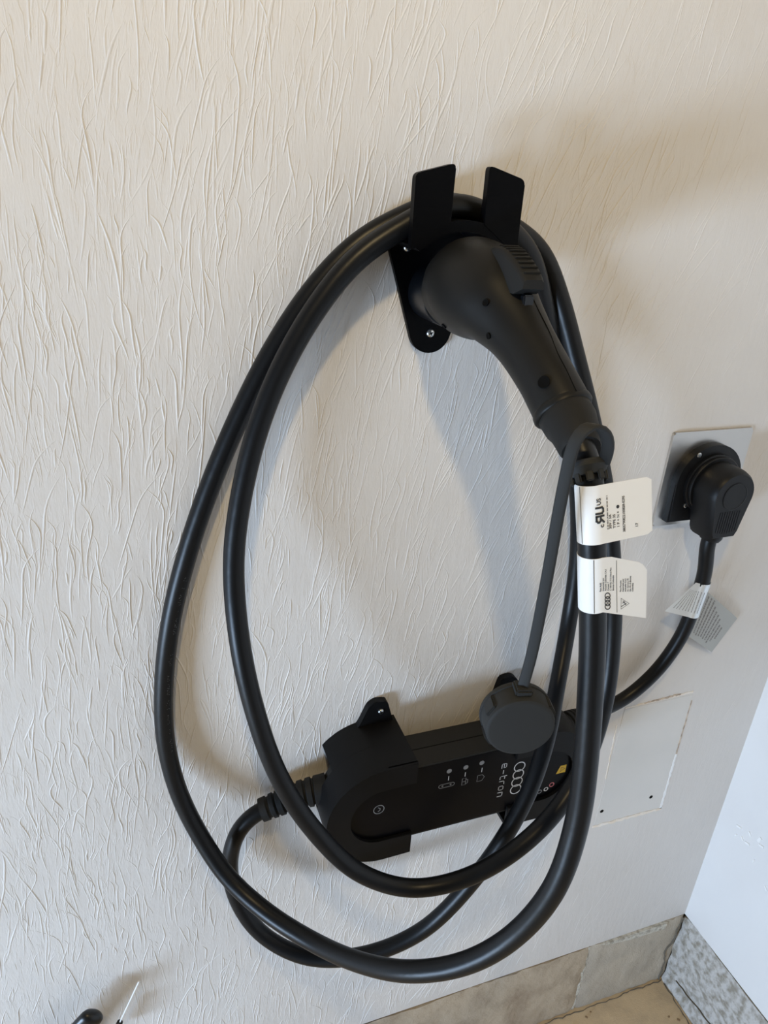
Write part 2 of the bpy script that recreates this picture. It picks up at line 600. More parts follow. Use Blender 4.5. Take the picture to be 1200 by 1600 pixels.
# pale mortar smear below the wall paint and in the joint
bm = bmesh.new()
pts = [(672, -1158), (700, -1157), (740, -1157), (800, -1157), (812, -1160), (809, -1176), (780, -1172), (740, -1171), (705, -1166), (680, -1161)]
prism_into(bm, pts, -6, 4.5, 1.5)
from_bm('mortar_smear', bm, 'mortar', base_back)
bm = bmesh.new()
rg = random.Random(7)
L_, R_ = [], []
for i in range(13):
    z = ZB - 2 + (ZF - ZB + 2) * i / 12
    L_.append((648.5 + rg.uniform(-1.5, 1.5), z))
    R_.append((654.0 + rg.uniform(-2, 1), z))
prism_into(bm, L_ + R_[::-1], -10, 0.2)
from_bm('mortar_joint', bm, 'mortar', base_back)

base_right = struct(slab('baseboard_right', XR + 6, XR + 120, 0, 2600, ZF, ZB, 'crack'))
def side_block(name, ha, hb, z0, z1, seed):
    rg = random.Random(seed)
    bm = bmesh.new()
    n, k = 36, 10
    g = []
    for i in range(n + 1):
        row = []
        for j in range(k + 1):
            hh = ha + (hb - ha) * (i / n) ** 1.6
            z = z0 + (z1 - z0) * j / k
            x = XR - 2.0 + rg.uniform(-2.2, 2.2)
            if j == k:
                z += rg.uniform(-5, 3)
                x += 2
            if j == 0:
                x -= 4
            if i == 0:
                hh += rg.uniform(-1.5, 1.5)
            row.append(bm.verts.new(W(x, hh, z)))
        g.append(row)
    bk = [bm.verts.new(W(XR + 30, hh, z)) for hh, z in ((ha, z0), (ha, z1), (hb, z1), (hb, z0))]
    for i in range(n):
        for j in range(k):
            bm.faces.new((g[i][j], g[i][j + 1], g[i + 1][j + 1], g[i + 1][j]))
    bm.faces.new([g[i][k] for i in range(n + 1)] + [bk[2], bk[1]])
    bm.faces.new([g[0][j] for j in range(k + 1)] + [bk[1], bk[0]])
    bm.faces.new([g[n][j] for j in range(k + 1)] + [bk[2], bk[3]])
    return from_bm(name, bm, 'concrete_side', base_right, sharp=55)
side_block('concrete_block', 1.5, 2600, ZF, ZB - 1.0, 11)

def crack(name, pts, w, parent, plane):
    """jagged thin crack: ribbon prism on a face; pts are wall points"""
    rg = random.Random(len(pts))
    bm = bmesh.new()
    c = catmull(pts, 8)
    t = np.gradient(c, axis=0)
    n = np.array(plane, float)
    a, b = [], []
    for i in range(len(c)):
        s = np.cross(n, t[i])
        s /= max(1e-9, np.linalg.norm(s))
        q = c[i] + s * rg.uniform(-1.6, 1.6)
        ww = w * rg.uniform(.4, 1.2)
        a.append(bm.verts.new(W(*(q + s * ww))))
        b.append(bm.verts.new(W(*(q - s * ww))))
    for i in range(len(c) - 1):
        bm.faces.new((a[i], a[i + 1], b[i + 1], b[i]))
    ext = bmesh.ops.extrude_face_region(bm, geom=bm.faces[:])
    bmesh.ops.translate(bm, verts=[v for v in ext['geom'] if isinstance(v, bmesh.types.BMVert)], vec=W(*(n * -3)) - W(0, 0, 0))
    return from_bm(name, bm, 'crack', parent)
crack('crack', [(846, 5, -1160), (840, 5, -1190), (843, 5, -1215), (830, 5, -1245), (836, 5, -1280), (838, 5, -1332)], .5, base_back, (0, 1, 0))
crack('crack', [(XR - 6, 30, -1300), (XR - 6, 90, -1292), (XR - 6, 150, -1285), (XR - 6, 240, -1262)], .15, base_right, (-1, 0, 0))
crack('crack', [(500, 7, -1331.5), (600, 6, -1331.0), (700, 7, -1331.5), (780, 6, -1331), (842, 7, -1331.5)], .5, floor, (0, 0, 1))
crack('crack', [(843, 12, -1332), (840, 60, -1332), (833, 120, -1332), (826, 200, -1332), (815, 300, -1332)], .9, floor, (0, 0, 1))

# crumbs and a broken paint scab on the floor side
bm = bmesh.new()
rg = random.Random(21)
for k in range(30):
    x, h = rg.uniform(420, 842), rg.uniform(8, 170)
    r = rg.uniform(.6, 1.8)
    obox_into(bm, (x, h, ZF + r * .5), (math.cos(k), math.sin(k), 0), (-math.sin(k), math.cos(k), 0), (0, 0, 1), r * 1.4, r, r * .7, .3)
f = from_bm('floor_grit', bm, 'pebble', floor)
f['kind'] = 'stuff'

# ================================================================== ACCESS PANEL
ap = thing('access_panel', 'painted drywall rectangle set back in the wall, with ragged tan edges and screw holes', 'panel', W(655, 0, -857))
prism('drywall_panel', round_poly([(594, -852), (715, -853), (713, -634), (597, -634)], 1.5), -6, 0.35, 'panel', ap, bevel=.3)
def ragged(name, a, b, w0, w1, seed, m, hh=0.7):
    rg = random.Random(seed)
    a, b = np.array(a, float), np.array(b, float)
    t = (b - a) / np.linalg.norm(b - a)
    n = np.array([-t[1], t[0]])
    k = 26
    A, B = [], []
    for i in range(k + 1):
        q = a + (b - a) * i / k
        w = w0 + (w1 - w0) * i / k
        A.append(tuple(q + n * (w * rg.uniform(.35, 1.0))))
        B.append(tuple(q - n * (w * rg.uniform(.2, .8))))
    return prism(name, A + B[::-1], -3, hh, m, ap, sharp=20)
ragged('cut_edge', (597, -632), (712, -629), 1.8, 2.6, 1, 'gypsum')
ragged('cut_edge', (628, -630.5), (690, -628), 1.6, 2.6, 9, 'gypsum_dark', 0.8)
ragged('cut_edge', (717, -856), (715, -745), 3.4, 2.4, 2, 'flake')
ragged('cut_edge', (715, -745), (714, -645), 2.2, 1.2, 3, 'gypsum_dark')
ragged('cut_edge', (592, -856), (718, -857), 4.4, 4.2, 4, 'gypsum')
ragged('cut_edge', (594, -760), (590, -660), 1.2, 1.4, 5, 'gypsum')
for x, z in ((690, -824), (602, -826)):
    lathe('screw_hole', (x, 0.1, z), (0, 1, 0), [(-4, 3.0), (0.4, 3.1), (0.75, 2.6), (0.7, .05)], 'hole', ap, seg=16)

# ================================================================== OUTLET + PLUG
OX, OZ = 623.0, -293.0
ol = thing('wall_outlet', 'square stainless steel wall plate with a black round-topped power socket', 'outlet', W(OX, 0, OZ - 58))
bm = bmesh.new()
prism_into(bm, round_poly([(OX - 57, OZ - 58), (OX + 57, OZ - 58), (OX + 57, OZ + 58), (OX - 57, OZ + 58)], 2.5), 0.2, 3.6, 2.4, 3)
from_bm('cover_plate', bm, 'steel', ol, sharp=30)
screw(ol, 649, -264, 3.0, 3.4)
sock = [(OX - 45, OZ - 50), (OX + 45, OZ - 50)] + arc(OX, OZ - 2, 45.5, 0, 180, 22)
sk = prism('socket_body', round_poly(sock[:2], 0) + sock[2:], 3.0, 13.5, 'plug', ol, bevel=2.0)
for x, z in ((606, -260), (605, -322)):
    s_ = lathe('socket_screw', (x - 7, 13.4, z), (0, 1, 0), [(-2, 1.5), (0, 3.0), (.7, 3.0), (1.3, 2.2), (1.4, .05)], 'screw', sk, seg=14)

PXc, PZc = 624.0, -296.0
pl = thing('power_plug', 'black right-angle power plug pushed into the stainless wall outlet', 'plug', W(PXc, 20, PZc - 56))
lathe('plug_ring', (PXc, 13.6, PZc), (0, 1, 0), [(0, 36), (4, 36.4), (5, 35), (5.4, 33.5), (6.4, 33.5), (6.8, 35), (9, 35), (10, 34)], 'plug', pl, seg=40)
def plug_outline(hw_top, r_top, hw_bot, zb, dz=0):
    o = arc(PXc, PZc, r_top, -10, 190, 26)
    return o + [(PXc - hw_bot, zb + 6), (PXc - hw_bot + 3, zb), (PXc + hw_bot - 3, zb), (PXc + hw_bot, zb + 6)]
bm = bmesh.new()
lv = [(21, 30, 20.5, -350), (26, 30.4, 21, -351), (44, 30.0, 20.5, -351), (50, 28.5, 19, -349), (53, 26.5, 18, -347), (53.6, 26, 17.6, -346.5)]
rings = []
for h, r, hb, zb in lv:
    rings.append([bm.verts.new(W(x, h, z)) for x, z in plug_outline(r, r, hb, zb)])
for a, b in zip(rings[:-1], rings[1:]):
    for i in range(len(a)):
        bm.faces.new((a[i], a[(i + 1) % len(a)], b[(i + 1) % len(a)], b[i]))
bm.faces.new(rings[0])
bm.faces.new(rings[-1])
from_bm('plug_body', bm, 'plug', pl, sharp=28)
lathe('face_disc', (PXc, 53.4, PZc), (0, 1, 0), [(-.5, 16.5), (.7, 16.5), (1.0, 15.6), (.6, 15.2), (.6, .05)], 'plug', pl, seg=32)
for i in range(9):
    x = PXc - 13.6 + i * 3.4
    slab('grip_ridge', x - .9, x + .9, 53.2, 54.0, -343 + abs(i - 4) * .8, -314, 'plug', pl, .4)
tube('cable_collar', [(PXc - 1, 37, -347), (PXc - 1.4, 37, -353), (PXc - 2, 37, -357)], [13.5, 13.0, 11.0], 'plug', pl, seg=22)

# supply cable from the plug down to the charger
def pathpx(lst, step=6.0, it=3):
    return smooth_path(catmull([at(*q) for q in lst], step), it)

sup_pts = [np.array([PXc - 1.0, 37, -348.0]), np.array([PXc - 2.4, 37, -362.0])] + [at(*q) for q in [(1101, 895, 36), (1087, 940, 32), (1062, 998, 27), (1024, 1050, 22), (978, 1090, 20), (935, 1112, 22), (905, 1123, 25)]]
sup_path = smooth_path(catmull(sup_pts, 5), 4)
sc = thing('supply_cable', 'thick black cable curving from the wall plug down to the charger, with a silver tag', 'cable', W(560, 20, -560))
tube('cable_run', sup_path, 8.6, 'cable', sc, seg=20)

def path_frame(path, py):
    """axis point, tangent and index on a path nearest to image row py"""
    k = min(range(len(path)), key=lambda i: abs(proj(path[i])[1] - py))
    t = path[min(k + 1, len(path) - 1)] - path[max(k - 1, 0)]
    return path[k], t / np.linalg.norm(t), k

def sheet(name, fn, us, vs01, m, parent, thick=0.35, vlim=None):
    """curved label sheet; fn(u, v, off); vlim(u)->(v0,v1)"""
    bm = bmesh.new()
    A, B = [], []
    for u in us:
        v0, v1 = vlim(u)
        A.append([bm.verts.new(W(*fn(u, v0 + (v1 - v0) * s, 0.0))) for s in vs01])
        B.append([bm.verts.new(W(*fn(u, v0 + (v1 - v0) * s, -thick))) for s in vs01])
    nu, nv = len(us), len(vs01)
    for i in range(nu - 1):
        for j in range(nv - 1):
            bm.faces.new((A[i][j], A[i + 1][j], A[i + 1][j + 1], A[i][j + 1]))
            bm.faces.new((B[i][j], B[i][j + 1], B[i + 1][j + 1], B[i + 1][j]))
        for j in (0, nv - 1):
            bm.faces.new((A[i][j], A[i + 1][j], B[i + 1][j], B[i][j]))
    for i in (0, nu - 1):
        for j in range(nv - 1):
            bm.faces.new((A[i][j], A[i][j + 1], B[i][j + 1], B[i][j]))
    return from_bm(name, bm, m, parent, sharp=50)

# silver tag: a sleeve round the cable with one flap to the left and one grey flap behind to the right
c0, t0, k0 = path_frame(sup_path, 936)
ax = np.array([0.0, 1.0, 0.0])
dn = t0                                     # along the cable, downwards
rt = np.cross(ax, dn)
rt = rt if rt[0] > 0 else -rt
rt /= np.linalg.norm(rt)
outw = np.cross(rt, dn)
outw = outw if outw[1] > 0 else -outw
RT = 9.2
def silver_fn(u, v, off):
    # u: 0 at the left flap's free end .. flap 26 mm .. round the front .. to the right side
    flap = 26.0
    if u < flap:
        a = math.radians(150)
        p0 = rt * RT * math.cos(a) + outw * RT * math.sin(a)
        tg = rt * math.sin(a) - outw * math.cos(a)
        s = flap - u
        s = s * (.22 + .98 * (0.5 - v / 52.0))
        q = p0 - tg * s * .55 - rt * s * .55 + (outw * .8 - rt * .5) * off
        return c0 + q - dn * (v + .10 * s)
    a = math.radians(150) - (u - flap) / RT
    q = (rt * math.cos(a) + outw * math.sin(a)) * (RT + off)
    return c0 + q - dn * v
us = [26.0 * i / 8 for i in range(8)] + [26 + 26.0 * i / 14 for i in range(15)]
def s_lim(u):
    e = max(0, 26 - u)
    return (-25.0, 26.0)
tagp = sheet('silver_tag', silver_fn, us, [0, .25, .5, .75, 1], 'silver', sc, .35, s_lim)
def dashes(name, fn, rows, m, parent, seed, lw=0.55, vertical=True, gap=.35):
    """rows of illegible small print: (u, v0, v1)"""
    rg = random.Random(seed)
    V, Fc = [], []
    for u, v0, v1 in rows:
        v = v0
        while v < v1:
            l = rg.uniform(.7, 2.6)
            e = min(v + l, v1)
            b = len(V)
            V += [(u - lw / 2, v), (u + lw / 2, v), (u + lw / 2, e), (u - lw / 2, e)]
            Fc.append((b, b + 1, b + 2, b + 3))
            v = e + rg.uniform(gap * .8, gap * 2.2)
    return print_mesh(name, V, Fc, fn, m, parent)
dashes('tag_print', lambda u, v: silver_fn(u, v, .12), [(u, -17, 15) for u in [5, 8.5, 12, 16, 19.5, 23, 27, 30.5, 34, 40, 43.5, 47]], 'ink_soft', tagp, 4, .9)
# rear flap
rc = at(1104, 972, 12)
bl_, br_ = at(1072, 992, 14), at(1112, 1019, 6)
tl_, tr_ = at(1098, 918, 16), at(1152, 966, 6)
def rear_fn(u, v, off):
    p = (bl_ * (1 - u) + br_ * u) * (1 - v) + (tl_ * (1 - u) + tr_ * u) * v
    return p + np.array([0, off, 0])
rf = sheet('grey_flap', rear_fn, [i / 6 for i in range(7)], [i / 4 for i in range(5)], 'silver_back', sc, .35, lambda u: (0.0, 1.0))
rg = random.Random(2)
V, Fc = [], []
for i in range(10):
    u = .12 + i * .078
    v = .1 + rg.uniform(0, .05) + max(0, i - 7) * .08
    e1 = .93 - max(0, i - 3) * .055 + rg.uniform(-.06, .04)
    while v < e1:
        e = v + rg.uniform(.02, .07)
        b = len(V)
        V += [(u - .017, v), (u + .017, v), (u + .017, e), (u - .017, e)]
        Fc.append((b, b + 1, b + 2, b + 3))
        v = e + .012
print_mesh('tag_print', V, Fc, lambda u, v: rear_fn(u, v, .15), 'ink_soft', rf)

# ================================================================== CHARGER BOX + BRACKETS
BZ = -629.5
BR = 67.5
CH0, CH1 = 27.0, 75.0
cz0, cz1 = -676.0, -572.0
cxl, cxr = 163.0, 480.0
ch = thing('charging_box', 'long black car charger control box with printed rings and three status dots', 'charger', W(320, 40, cz0))
cc = (cz0 + cz1) / 2
cr = (cz1 - cz0) / 2
body_out = arc(cxr - cr, cc, cr, -90, 90, 24) + arc(cxl + cr, cc, cr, 90, 270, 24)
bm = bmesh.new()
prism_into(bm, body_out, CH0, CH1, 2.5, 3)
from_bm('housing', bm, 'box', ch, sharp=30)
ins = 2.6
face_out = arc(cxr - cr, cc, cr - ins, -90, 90, 24) + arc(cxl + cr, cc, cr - ins, 90, 270, 24)
fpan = prism('front_panel', face_out, CH1 - .5, CH1 + .35, 'face', ch)
slab('housing_seam', cxl + 50, cxr - 50, 50, 50.9, cz1 - .4, cz1 + .25, 'hole', ch)

def fz(u, v):
    return (u, CH1 + .55, v)
FH = CH1 + .55
# four interlocking rings, run top to bottom
rx0, rz0 = at(812, 1198, FH)[0], at(812, 1198, FH)[2]
rx1, rz1 = at(802, 1234, FH)[0], at(802, 1234, FH)[2]
v_, f_ = [], []
for i in range(4):
    t = i / 3
    a, b = strokes_geo([ring_line(rx0 + (rx1 - rx0) * t * 0, rz0 + (rz1 - rz0) * t, 6.9)], 1.25)
    f_ += [tuple(k + len(v_) for k in q) for q in b]
    v_ += a
print_mesh('ring_logo', v_, f_, fz, 'logo', fpan)
# 'e-tron' lettering running downwards
letters = {
    'e': [[(0.15, .5), (.95, .5), (.95, .8), (.8, .98), (.25, .98), (.08, .8), (.08, .2), (.25, .02), (.95, .02)]],
    '-': [[(.1, .5), (.8, .5)]],
    't': [[(.2, 1.35), (.2, .2), (.38, .02), (.8, .02)], [(.2, .98), (.8, .98)]],
    'r': [[(.1, 0), (.1, .8), (.28, .98), (.75, .98)]],
    'o': [[(.28, .02), (.78, .02), (.95, .2), (.95, .8), (.78, .98), (.28, .98), (.1, .8), (.1, .2), (.28, .02)]],
    'n': [[(.1, 0), (.1, .98), (.78, .98), (.95, .8), (.95, 0)]],
}
lu, lvz = at(785, 1215, FH)[0] - 3.0, at(788, 1193, FH)[2]
lend = at(786, 1244, FH)[2]
adv = {'e': 1.3, '-': 1.1, 't': 1.1, 'r': 1.0, 'o': 1.3, 'n': 1.05}
tot = sum(adv.values())
scl = abs(lvz - lend) / tot
v_, f_ = [], []
x = 0.0
for ch_ in 'e-tron':
    gl = [[(q[0] * scl * .92, q[1] * 6.2) for q in ln] for ln in letters[ch_]]
    a, b = strokes_geo(gl, 1.0, rot=-90, u0=lu, v0=lvz - x * scl, caps=True)
    f_ += [tuple(k + len(v_) for k in q) for q in b]
    v_ += a
    x += adv[ch_]
print_mesh('lettering', v_, f_, fz, 'logo', fpan)
# status dots, dashes and pictograms
for (dx, dy), (lx, ly), (ix, iy), kind in (((702, 1205), (701, 1216), (698, 1225), 'pill'), ((728, 1199), (727, 1210), (726, 1219), 'pump'), ((753, 1192), (753, 1203), (751, 1213), 'tag')):
    d = at(dx, dy, FH)
    a, b = disc_geo(d[0], d[2], 3.1)
    print_mesh('status_dot', a, b, fz, 'logo_dim', fpan)
    p = at(lx, ly, FH)
    a, b = strokes_geo([[(p[0], p[2] - 3.2), (p[0], p[2] + 3.2)]], .9)
    print_mesh('tick_mark', a, b, fz, 'logo', fpan)
    p = at(ix, iy, FH)
    X, Z = p[0], p[2] - 2
    if kind == 'pill':
        ln = [[(X - 7, Z - 2.6)] + [(X + 7 + 2.6 * math.sin(t), Z - 2.6 * math.cos(t)) for t in np.linspace(0, math.pi, 7)] + [(X - 7 - 2.6 * math.sin(t), Z + 2.6 * math.cos(t)) for t in np.linspace(0, math.pi, 7)]]
        ln += [ring_line(X - 5, Z, .8, 8), ring_line(X + 5, Z, .8, 8)]
    elif kind == 'pump':
        ln = [[(X - 3, Z - 5), (X - 3, Z + 5), (X + 1.5, Z + 5), (X + 1.5, Z - 5), (X - 3, Z - 5)], [(X + 1.5, Z + 3), (X + 4, Z + 2), (X + 4, Z - 3), (X + 1.5, Z - 4)], [(X - 2, Z), (X + 1, Z)]]
    else:
        ln = [[(X - 4, Z - 5), (X - 4, Z + 4), (X + 2, Z + 4), (X + 5, Z), (X + 2, Z - 5), (X - 4, Z - 5)]]
    a, b = strokes_geo(ln, .75)
    print_mesh('pictogram', a, b, fz, 'logo_dim', fpan)
p = at(592, 1265, FH)
a, b = strokes_geo([ring_line(p[0], p[2], 6.0), [(p[0] - 1, p[2] + 3), (p[0] + 1.5, p[2] + 1), (p[0] + 1.2, p[2] - 1.5), (p[0] - 1, p[2] - 3)]], .9)
print_mesh('button_mark', a, b, fz, 'logo_dim', fpan)
p = at(877, 1202, FH)
X, Z = p[0], p[2]
print_mesh('warning_sign', [(X - 6.5, Z - 6), (X + 6.5, Z - 6), (X + 6.5, Z + 6), (X - 2, Z + 6)], [(0, 1, 2, 3)], fz, 'yellow', fpan)
a, b = strokes_geo([[(X - 1, Z - 3.4), (X + 5, Z + .5), (X - .5, Z + 3.2), (X - 1, Z - 3.4)]], .9)
print_mesh('warning_mark', a, b, lambda u, v: (u, FH + .15, v), 'ink', fpan)
for (px, py), r, m in (((862, 1226), 3.0, 'red'), ((853, 1233), 2.6, 'logo'), ((843, 1237), 2.6, 'logo_dim'), ((848, 1203), 4.0, 'logo_dim')):
    p = at(px, py, FH)
    a, b = strokes_geo([ring_line(p[0], p[2], r, 18)], 1.2)
    print_mesh('pictogram', a, b, fz, m, fpan)

def relief(name, path, m, parent, r0=17.0, ribs=9):
    """corrugated strain relief along a path"""
    c = catmull(path, 1.2)
    n = len(c)
    rad = []
    for i in range(n):
        s = i / (n - 1)
        w = (s * ribs) % 1.0
        taper = r0 * (1.0 - .24 * s)
        rad.append(taper * (1.0 if w < .68 or s < .12 or s > .93 else .86))
    return tube(name, c, rad, m, parent, seg=24, sharp=25)
rl_end = at(408, 1266, 26)
relief('strain_relief', [(168, 34, -618), (140, 30, -623), tuple(rl_end)], 'rubber', ch)
rr_end = at(906, 1122, 25)
relief('strain_relief', [(474, 32, -606), (486, 29, -604), tuple(sup_path[-1] + (sup_path[-6] - sup_path[-1]) * .2)], 'rubber', ch, 16.0, 7)

def bracket(name, label, mirror):
    """C-shaped wall bracket cup: side wall with a cable slot, front lip with a rounded window, screw tab"""
    if not mirror:
        cx, xe = 155 + BR, 256.0
        def mp(x, z): return (x, z)
        tab = [(256, -575), (244, -533), (230, -531), (222, -536), (211, -562), (196, -578), (196, -590), (256, -590)]
        sx, sz = 236.5, -545.5
    else:
        cx, xe = 489 - BR, 379.0
        def mp(x, z): return (2 * cx - x, z)
        tab = [(379, -575), (389.5, -533), (403, -531), (411, -536), (424, -562), (440, -578), (440, -590), (379, -590)]
        sx, sz = 397.0, -545.5
    xe_l = xe if not mirror else 2 * cx - xe
    root = thing(name, label, 'bracket', W(cx, 0, BZ - BR), 'charger wall brackets')
    th = 5.0
    def band(a0, a1, ends):
        o = arc(cx, BZ, BR, a0, a1, 28)
        i = arc(cx, BZ, BR - th, a1, a0, 28)
        pts = ([(xe_l, BZ + BR)] if ends[0] else []) + o + ([(xe_l, BZ - BR), (xe_l, BZ - BR + th)] if ends[1] else []) + i + ([(xe_l, BZ + BR - th)] if ends[0] else [])
        return [mp(x, z) for x, z in pts]
    bm = bmesh.new()
    prism_into(bm, band(90, 270, (1, 1)), 42, 77.5)
    prism_into(bm, band(90, 140, (1, 0)), 0.3, 42)
    prism_into(bm, band(196, 270, (0, 1)), 0.3, 42)
    from_bm('side_wall', bm, 'bracket', root, sharp=28)
    wr = 38.0
    wz = BZ + .5
    lip = [(xe_l, BZ + BR)] + arc(cx, BZ, BR, 90, 270, 40) + [(xe_l, BZ - BR), (xe_l, wz - wr)] + arc(182 + wr if not mirror else cx - (461 - wr - cx), wz, wr, 270, 90, 32) + [(xe_l, wz + wr)]
    bm = bmesh.new()
    prism_into(bm, [mp(x, z) for x, z in lip], 75.9, 80.0, 0.7, 2)
    from_bm('front_lip', bm, 'bracket', root, sharp=28)
    tb = prism('screw_tab', round_poly(tab, [0, 4, 4, 4, 5, 0, 0, 0]), 0.3, 9.0, 'bracket', root, bevel=.8)
    screw(root, sx, sz, 9.0, 3.4)
    return root
bracket('mounting_bracket', 'black plastic wall bracket cupping the left end of the charger, screw visible in its tab', False)
bracket('mounting_bracket', 'black plastic wall bracket on the right end of the charger, behind the hanging round cap', True)

# ================================================================== HOLSTER
HX = 260.8
ho = thing('cable_holster', 'black wall holster with two upright fins carrying the cable loops and the connector', 'holster', W(HX, 0, -140))
plate = [(HX - 45, -33), (HX - 46, -44)] + [(x, z) for x, z in arc(HX, -119.5, 20, 195, 345, 16)] + [(HX + 46, -44), (HX + 45, -33)]
prism('back_plate', round_poly(plate, [4, 4] + [0] * 17 + [4, 4]), 0.3, 5.5, 'print3d', ho, bevel=1.0)
for x, z in ((HX, -121.5), (HX - 27.5, -49.5), (HX + 27.5, -49.5)):
    screw(ho, x, z, 5.4, 3.9)
# arched saddle: outer radius 58, top at Z -24
SR, ST = 62.0, -24.0
scz = ST - SR
hw = 45.0
a_e = math.degrees(math.acos(hw / SR))
so = arc(HX, scz, SR, a_e, 180 - a_e, 22)
si = arc(HX, scz, SR - 8.5, 180 - a_e - 2, a_e + 2, 22)
bm = bmesh.new()
prism_into(bm, so + si, 4.0, 60.0, 0.8)
from_bm('saddle', bm, 'print3d', ho, sharp=30)
def fin(sgn):
    x0, x1 = 14.0, 46.0
    zi = scz + math.sqrt(SR ** 2 - x0 ** 2) - 1.5
    zo = scz + math.sqrt(SR ** 2 - 44.8 ** 2) - 2
    pts = [(HX + sgn * x0, zi), (HX + sgn * (x0 + 0.0), 15.2), (HX + sgn * x1, 6.6), (HX + sgn * (x1 + .0), zo - 2), (HX + sgn * 36, zo + 3.0), (HX + sgn * 25, zi - 7)]
    bm = bmesh.new()
    prism_into(bm, round_poly(pts, [0, 4, 4, 1.5, 0, 0]), 53.5, 60.5, 1.2, 2)
    return from_bm('fin', bm, 'print3d', ho, sharp=30)
fin(-1)
fin(1)
lathe('nozzle_socket', (HX, 5.0, -85.5), (0, 1, 0), [(0, 24.2), (36, 24.0), (37, 23.4), (37, 21.6), (6, 21.6)], 'socket', ho, seg=48)

# ================================================================== CONNECTOR
cn = thing('charging_connector', 'matte black pistol-grip car charging connector pushed into the wall holster', 'connector', W(HX, 60, -150))
lathe('nozzle', (HX, 8.0, -85.5), (0, 1, 0), [(0, 19), (1, 21), (46, 21.2), (47, 21.2)], 'socket', cn, seg=40)
# body loft: (h, Z, half width, half height), X drifts right towards the grip end
SEC = [(48.0, -86.0, 27.6, 27.6, 0), (50.0, -83.6, 29.8, 30.9, 0.1), (58.0, -77.2, 32.2, 34.6, 0.3), (72.0, -72.8, 34.9, 37.6, 0.6), (88.0, -72.3, 35.5, 37.6, 1.0),
       (103.0, -74.0, 34.0, 35.9, 2.0), (116.0, -78.2, 31.3, 32.2, 3.5), (128.0, -84.7, 27.1, 27.9, 5.5), (142.0, -92.6, 23.2, 24.1, 8.0), (158.0, -102.3, 20.6, 21.6, 10.0),
       (180.0, -115.6, 19.0, 20.6, 11.8), (192.0, -124.2, 18.9, 20.7, 13.2), (203.0, -133.2, 19.2, 20.8, 15.0), (204.5, -134.4, 18.6, 20.1, 15.3)]
spine = np.array([(HX + s[4], s[0], s[1]) for s in SEC], float)
def resample(arr, k):
    return catmull([tuple(a) for a in arr], 1.0)[::1] if False else np.array([arr[int(i)] * (1 - (i % 1)) + arr[min(int(i) + 1, len(arr) - 1)] * (i % 1) for i in np.linspace(0, len(arr) - 1, k)])
full = np.array([(HX + s[4], s[0], s[1], s[2], s[3]) for s in SEC], float)
def cat_multi(A, n):
    out = []
    P = np.vstack([2 * A[0] - A[1], A, 2 * A[-1] - A[-2]])
    for i in range(1, len(P) - 2):
        for k in range(n):
            t = k / n
            p0, p1, p2, p3 = P[i - 1:i + 3]
            out.append(.5 * ((2 * p1) + (-p0 + p2) * t + (2 * p0 - 5 * p1 + 4 * p2 - p3) * t * t + (-p0 + 3 * p1 - 3 * p2 + p3) * t ** 3))
    out.append(A[-1])
    return np.array(out)
dense = np.vstack([full[:2], cat_multi(full[2:-1], 4), full[-1:]])
bm = bmesh.new()
cpath = dense[:, :3]
ct, cu_, cv_ = frames(smooth_path(cpath, 4), (1, 0, 0))
seg = 48
rings = []
for k in range(len(dense)):
    ring = []
    for j in range(seg):
        a = 2 * math.pi * j / seg
        c, s = math.cos(a), math.sin(a)
        pw = 1.0
        c2, s2 = math.copysign(abs(c) ** pw, c), math.copysign(abs(s) ** pw, s)
        ring.append(bm.verts.new(W(*(cpath[k] + cu_[k] * dense[k, 3] * c2 + cv_[k] * dense[k, 4] * s2))))
    rings.append(ring)
for k in range(len(rings) - 1):
    for j in range(seg):
        bm.faces.new((rings[k][j], rings[k][(j + 1) % seg], rings[k + 1][(j + 1) % seg], rings[k + 1][j]))
bm.faces.new(rings[0][::-1])
bm.faces.new(rings[-1])
body = from_bm('grip_body', bm, 'shell', cn, sharp=48)

def body_point(h, ang, off=0.0):
    """surface point of the grip at spine distance h, angle from +X (deg), towards up; with outward normal and tangent"""
    k = int(np.argmin(np.abs(cpath[:, 1] - h)))
    a = math.radians(ang)
    upv = cv_[k] if cv_[k][2] > 0 else -cv_[k]
    r1, r2 = dense[k, 3], dense[k, 4]
    n = cu_[k] * math.cos(a) / r1 + upv * math.sin(a) / r2
    n /= np.linalg.norm(n)
    p = cpath[k] + cu_[k] * r1 * math.cos(a) + upv * r2 * math.sin(a)
    return p + n * off, n, ct[k]
def body_hit(px, py):
    """point of the grip surface seen at a photo pixel"""
    best = None
    for h in np.arange(50, 203, 1.0):
        for ang in range(20, 341, 4):
            p, n, t = body_point(h, ang)
            if n @ (np.array([0, D, 0]) - p) < 0:
                continue
            x, y = proj(p)
            d = (x - px) ** 2 + (y - py) ** 2
            if best is None or d < best[0]:
                best = (d, p, n, t)
    return best[1:]
for px, py, r in ((759, 470, 2.5), (849, 595, 4.0), (694, 508, 2.2), (767, 526, 2.2)):
    p, n, t = body_hit(px, py)
    lathe('screw_recess', p, n, [(-2, r * .8), (.8, r * 1.1), (1.05, r), (.85, r * .8), (.8, .05)], 'hole', body, seg=20)
# parting seam along the top of the grip
sl = []
for px, py in ((832, 466), (845, 492), (858, 520), (871, 548), (884, 576), (897, 603), (902, 612)):
    p, n, t = body_hit(px, py)
    sl.append(p + n * .05)
tube('seam_line', smooth_path(catmull(sl, 3), 6), .35, 'hole', body, seg=6)
